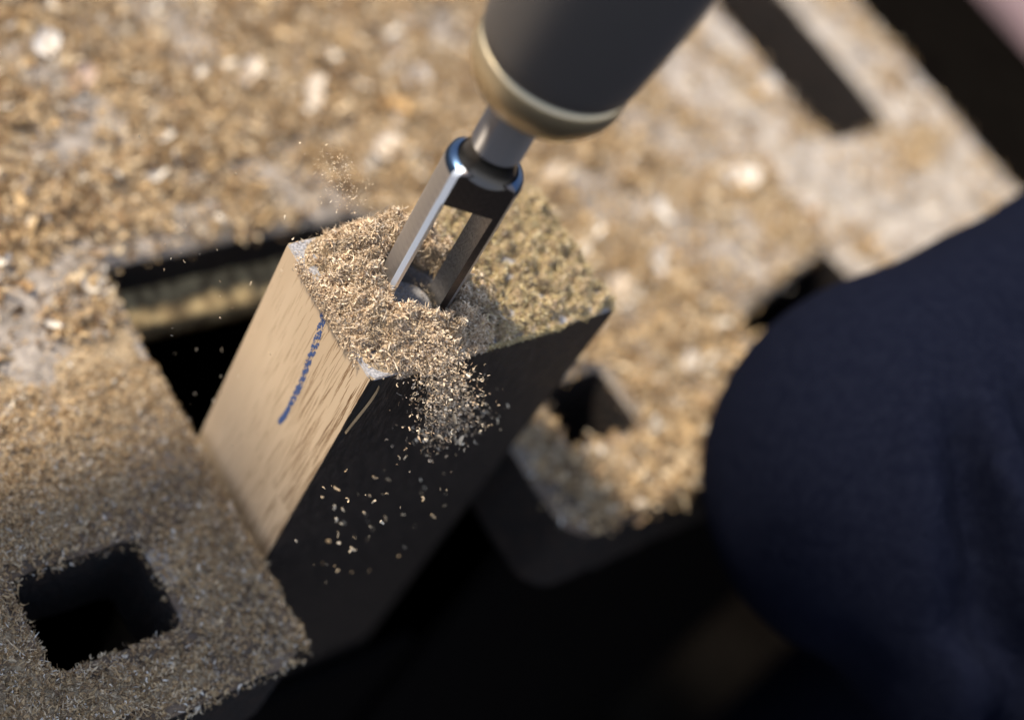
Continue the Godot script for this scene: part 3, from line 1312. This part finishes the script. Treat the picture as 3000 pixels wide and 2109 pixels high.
func make_bench_sawdust() -> void:
	var layer := base("sawdust_layer")
	tag(layer, "thick litter of tan sawdust and wood chips spread over the bench top", "sawdust", "", "stuff")
	# the drifts themselves
	var st := 1.7
	var x0 := -130.0
	var z0 := -230.0
	var nx := int(560.0 / st)
	var nz := int(284.0 / st)
	var v := PackedVector3Array()
	var idx := PackedInt32Array()
	var on := PackedByteArray()
	for i in nx + 1:
		for j in nz + 1:
			var x := x0 + i * st
			var z := z0 + j * st
			var d := plate_d(x, z)
			var h := drift_h(x, z) * smoothstep(-1.0, -6.0, d) if d < 0.0 else -1.0
			v.append(Vector3(x, iron_height(x, z) - 0.15 + h - 0.6 * smoothstep(-4.0, -1.5, d), z))
			on.append(1 if d < -2.5 and h > -0.7 else 0)
	for i in nx:
		for j in nz:
			var a := i * (nz + 1) + j
			var b := a + nz + 1
			if on[a] and on[a + 1] and on[b] and on[b + 1]:
				idx.append_array([a, b, b + 1, a, b + 1, a + 1])
	put("drift", build(v, idx), M.dust, layer)
	var bufs := new_bufs()
	for n in 150000:
		var z := rng.randf_range(-225.0, 55.0)
		var x := rng.randf_range(-125.0 + maxf(0.0, (-z - 40.0) * 0.5), 428.0)
		var d := plate_d(x, z)
		if d > 1.0:
			continue
		var near := x < 10.0 and z > -60.0
		if not near and x > 200.0 and rng.randf() < 0.35:
			continue
		var c := dust_cover(x, z)
		var clump := smoothstep(-0.35, 0.45, noise_b.get_noise_2d(x * 0.9 + 90.0, z * 0.9) + 0.5 * noise_c.get_noise_2d(x, z))
		if rng.randf() > c * (0.35 + 0.65 * clump) * smoothstep(2.0, -5.0, d) + 0.06:
			continue
		var size := rng.randf_range(1.4, 4.0)
		if near:
			size = rng.randf_range(0.9, 2.5)
		elif rng.randf() < 0.25:
			size *= rng.randf_range(1.6, 3.4)
		var y := iron_height(x, z) + maxf(0.0, drift_h(x, z)) * smoothstep(0.0, -6.0, d) + rng.randf_range(-0.1, 0.45)
		if d > -4.0:
			var q := clampf((d + 4.0) / 4.0, 0.0, 1.0)
			y -= 4.0 * (1.0 - sqrt(maxf(0.0, 1.0 - q * q)))
		add_copy(bufs[[0, 0, 1, 2, 2, 4, 4, 5, 5, 7, 3][rng.randi_range(0, 10)]], Vector3(x, y + 0.15, z), size, Vector3.UP, 1.0, wood_color(2))
	scatter("shaving_layer", bufs, layer)
	# extra fine shavings where the lens sees them sharp: the near left part of the bench
	bufs = new_bufs()
	for n in 52000:
		var x := rng.randf_range(-120.0, -22.0)
		var z := rng.randf_range(-50.0, 56.0)
		var d := plate_d(x, z)
		if d > 1.5:
			continue
		var clump := smoothstep(-0.4, 0.35, noise_b.get_noise_2d(x * 1.7, z * 1.7) + 0.6 * noise_c.get_noise_2d(x * 0.7, z * 0.7))
		if rng.randf() > (0.25 + 0.75 * clump) * smoothstep(3.0, -3.0, d):
			continue
		var y := iron_height(x, z) + maxf(0.0, drift_h(x, z)) * smoothstep(0.0, -6.0, d)
		if d > -4.0:
			var q := clampf((d + 4.0) / 4.0, 0.0, 1.0)
			y -= 4.0 * (1.0 - sqrt(maxf(0.0, 1.0 - q * q)))
		add_copy(bufs[[0, 2, 2, 4, 5, 5, 7, 1][rng.randi_range(0, 7)]], Vector3(x, y + rng.randf_range(0.0, 0.4), z), 0.6 + 2.6 * pow(rng.randf(), 1.5), Vector3.UP, 1.0, wood_color(2))
	scatter("fine_shaving_layer", bufs, layer)


func flake_mesh(sd: int, length: float, width: float, bend: float) -> ArrayMesh:
	var r := RandomNumberGenerator.new()
	r.seed = sd
	var v := PackedVector3Array()
	var idx := PackedInt32Array()
	var nu := 8
	var nv := 5
	for side in 2:
		for i in nu + 1:
			var t := float(i) / nu - 0.5
			var w := width * (0.55 + 0.45 * cos(t * 2.4)) * r.randf_range(0.85, 1.1)
			for j in nv + 1:
				var s := float(j) / nv - 0.5
				var y := bend * (t * t * 4.0) + bend * 0.5 * s * s * 4.0 + 0.3 * sin(t * 9.0 + sd) + (0.0 if side == 0 else -0.8)
				v.append(Vector3(t * length + 0.6 * s, y, s * w + 0.5 * sin(t * 5.0 + sd)))
	var half := (nu + 1) * (nv + 1)
	for i in nu:
		for j in nv:
			var a := i * (nv + 1) + j
			var b := a + nv + 1
			idx.append_array([a, b, b + 1, a, b + 1, a + 1])
			idx.append_array([half + a, half + b + 1, half + b, half + a, half + a + 1, half + b + 1])
	for i in nu:
		for j in [0, nv]:
			var a: int = i * (nv + 1) + j
			var b := a + nv + 1
			var q := [a, half + a, half + b, a, half + b, b]
			if j == 0:
				q.reverse()
			idx.append_array(q)
	for j in nv:
		for i in [0, nu]:
			var a: int = i * (nv + 1) + j
			var b := a + 1
			var q := [a, half + b, half + a, a, b, half + b]
			if i == 0:
				q.reverse()
			idx.append_array(q)
	return build(v, idx)


func make_flakes() -> void:
	# x, z, length, width, yaw, tilt, colour (0 white, 1 cream, 2 tan), label
	var rows := [
		[126.9, -141.6, 13.0, 9.0, 40.0, 25.0, 0, "large cream white wood flake behind the beam, nearest the chuck's left"],
		[57.2, -152.3, 14.0, 6.0, 48.0, 15.0, 1, "long pale wood flake at the top, left of the cream white flake"],
		[-7.8, -176.9, 11.0, 8.0, 50.0, 20.0, 0, "greyish white wood flake at the far top left corner of the bench"],
		[158.3, -84.1, 12.0, 8.0, 10.0, 15.0, 1, "pale wood flake lying below the chuck, right of the shank"],
		[78.9, -139.9, 15.0, 7.0, 55.0, 12.0, 1, "elongated beige wood flake between two pale flakes behind the beam"],
		[176.0, -34.6, 12.0, 8.0, 62.0, 20.0, 0, "bright white wood flake lying right of the beam's sawdust-covered end"],
		[306.4, -107.1, 15.0, 10.0, 60.0, 18.0, 0, "white wood flake lying beside the long slot's edge"],
		[158.6, 7.9, 10.0, 7.0, 45.0, 18.0, 0, "pale wood flake lying near the trouser knee and square hole"],
		[250.8, -65.2, 19.0, 11.0, 0.0, 8.0, 0, "largest white wood flake, between the knee and the long slot"],
		[-1.8, -161.3, 11.0, 7.0, 40.0, 24.0, 3, "pinkish brown wood flake next to the greyish white flake"],
		[196.6, -57.7, 10.0, 8.0, 80.0, 18.0, 0, "rounded white wood flake between the largest flake and the beam"],
		[151.9, -30.7, 10.0, 8.0, 20.0, 15.0, 1, "pale pink wood flake just beyond the beam's far right corner"],
		[108.1, -128.2, 10.0, 6.0, -20.0, 30.0, 4, "orange tan wood flake lying under the cream white flake"],
		[93.4, -110.5, 14.0, 9.0, 35.0, 10.0, 1, "broad pale wood flake lying left of the cutter's blue shoulder"],
	]
	var tones := [Color(0.72, 0.66, 0.58), Color(0.66, 0.55, 0.42), Color(0.6, 0.45, 0.27), Color(0.50, 0.36, 0.27), Color(0.60, 0.38, 0.16)]
	for k in rows.size():
		var r: Array = rows[k]
		var m := std("flake_tone_%d" % k, (tones[r[6]] as Color).linear_to_srgb(), 0.8)
		var y := iron_height(r[0], r[1]) + maxf(0.0, drift_h(r[0], r[1])) + 1.4
		var o := put(numbered("wood_flake"), flake_mesh(100 + k, r[2], r[3], 1.2), m, self)
		o.position = Vector3(r[0], y, r[1]) * MM
		o.rotation_degrees = Vector3(r[5], r[4], r[5] * 0.5)
		tag(o, r[7], "wood flake", "large pale flakes among the sawdust")


func chip_piece(sd: int) -> ArrayMesh:
	# a crumb of oak: a bent, tapered sliver with thickness
	var r := RandomNumberGenerator.new()
	r.seed = sd
	var v := PackedVector3Array()
	var idx := PackedInt32Array()
	var segs := 4
	for i in segs + 1:
		var t := float(i) / segs
		var w := 0.14 * (0.45 + 0.55 * sin(PI * (0.12 + 0.76 * t))) * r.randf_range(0.8, 1.2)
		var h := w * 0.45
		var c := Vector3(t - 0.5, 0.25 * (t - 0.5) * (t - 0.5) * r.randf_range(0.5, 2.0), 0.06 * sin(t * 5.0 + sd))
		v.append_array([c + Vector3(0, h, -w), c + Vector3(0, h, w), c + Vector3(0, -h, w), c + Vector3(0, -h, -w)])
	for i in segs:
		for j in 4:
			var a := i * 4 + j
			var b := i * 4 + (j + 1) % 4
			idx.append_array([a, a + 4, b + 4, a, b + 4, b])
	idx.append_array([0, 1, 2, 0, 2, 3])
	var e := segs * 4
	idx.append_array([e, e + 2, e + 1, e, e + 3, e + 2])
	return build(v, idx, PackedVector2Array(), true)


func make_flying_chips() -> void:
	# the thick of the spray, thrown off over the beam's front edge
	var spray := base("sawdust_spray", Vector3(0.002, 0.075, 0.026))
	tag(spray, "dense spray of tan sawdust thrown over the beam's front edge", "sawdust", "", "stuff")
	var bufs := new_bufs()
	for n in 4000:
		var t := pow(rng.randf(), 1.7)
		var c := Vector3(-7.0, 90.0, 16.5).bezier_interpolate(Vector3(-6.5, 87.0, 24.0), Vector3(-3.0, 79.0, 29.0), Vector3(2.5, 63.5, 31.0), t)
		var sp := lerpf(2.0, 5.4, t)
		var p := c + Vector3(rng.randfn(0, sp * 1.15), rng.randfn(0, sp * 0.8), rng.randfn(0, sp * 0.55))
		if p.z < BZ1 + 0.3 and p.y < BEAM_TOP + 1.0:
			p.z = BZ1 + 0.3 + rng.randf() * 1.5
		add_copy(bufs[rng.randi_range(0, 7)], p, rng.randf_range(0.5, 1.9), Vector3(0.6, 0.5, 0.3), 0.7, wood_color(0) * 1.05)
	# and the finer puff thrown up behind the heap
	for n in 260:
		var t := rng.randf()
		var p := Vector3(-8, 95, -24).lerp(Vector3(-12, 103, -34), t) + Vector3(rng.randfn(0, 3.5), rng.randfn(0, 1.6), rng.randfn(0, 2.5))
		add_copy(bufs[rng.randi_range(2, 7)], p, rng.randf_range(0.5, 1.3), Vector3(-0.3, 0.5, -0.3), 0.6, wood_color(0))
	var bits := Node3D.new()
	bits.name = "spray_shavings"
	bits.position = -spray.position
	spray.add_child(bits)
	scatter("shaving_layer", bufs, bits)
	# single chips in the air
	var pieces := []
	for k in 6:
		pieces.append(chip_piece(300 + k))
	var mats := []
	for c in [lin(0.62, 0.48, 0.31), lin(0.74, 0.62, 0.45), lin(0.50, 0.36, 0.21)]:
		mats.append(std("chip_%d" % mats.size(), c, 0.85))
	var labels := ["small oak chip flying in front of the beam's dark side", "tiny oak chip floating over the notch left of the beam", "oak chip breaking away from the lower edge of the sawdust spray"]
	var groups := ["chips flying past the beam's dark side", "chips floating over the notch", "chips breaking away from the spray"]
	for n in 170:
		var kind := 0
		var p := Vector3.ZERO
		var size := 1.0
		if n < 70:
			p = Vector3(rng.randfn(-14.0, 12.0), rng.randf_range(12.0, 62.0), rng.randf_range(26.0, 44.0))
			size = 0.7 + 2.0 * pow(rng.randf(), 1.8)
		elif n < 115:
			kind = 1
			p = Vector3(rng.randf_range(-60.0, -28.0), rng.randf_range(20.0, 104.0), rng.randf_range(-60.0, 8.0))
			size = rng.randf_range(0.4, 1.3)
		else:
			kind = 2
			p = Vector3(rng.randfn(1.0, 8.0), rng.randfn(68.0, 7.0), rng.randf_range(26.0, 36.0))
			size = 0.7 + 2.2 * pow(rng.randf(), 1.6)
		var o := put(numbered("wood_chip"), (pieces[rng.randi_range(0, 5)] if rng.randf() < 0.75 else shaving_meshes[rng.randi_range(0, 7)]), mats[rng.randi_range(0, 2)], self)
		o.position = p * MM
		var along := (Vector3(0.35, -0.8, 0.2) + rand_dir() * 0.55).normalized()
		var across := along.cross(rand_dir()).normalized()
		o.basis = Basis(along, across, along.cross(across)).scaled(Vector3.ONE * size)
		tag(o, labels[kind], "wood chip", groups[kind])
	# a few bits caught on the cloth
	for n in 9:
		var p := Vector3(rng.randf_range(130.0, 200.0), 180.0, rng.randf_range(70.0, 190.0))
		for it in 60:
			p.y -= maxf(leg_d(p) * 0.7, 0.05)
		var o := put(numbered("wood_chip"), pieces[n % 6], mats[n % 3], self)
		o.position = (p + Vector3(0, 0.2, 0)) * MM
		o.rotation.y = rng.randf() * TAU
		o.scale = Vector3.ONE * rng.randf_range(1.2, 3.2)
		tag(o, "oak chip caught on the dark navy trouser leg", "wood chip", "chips caught on the trousers")
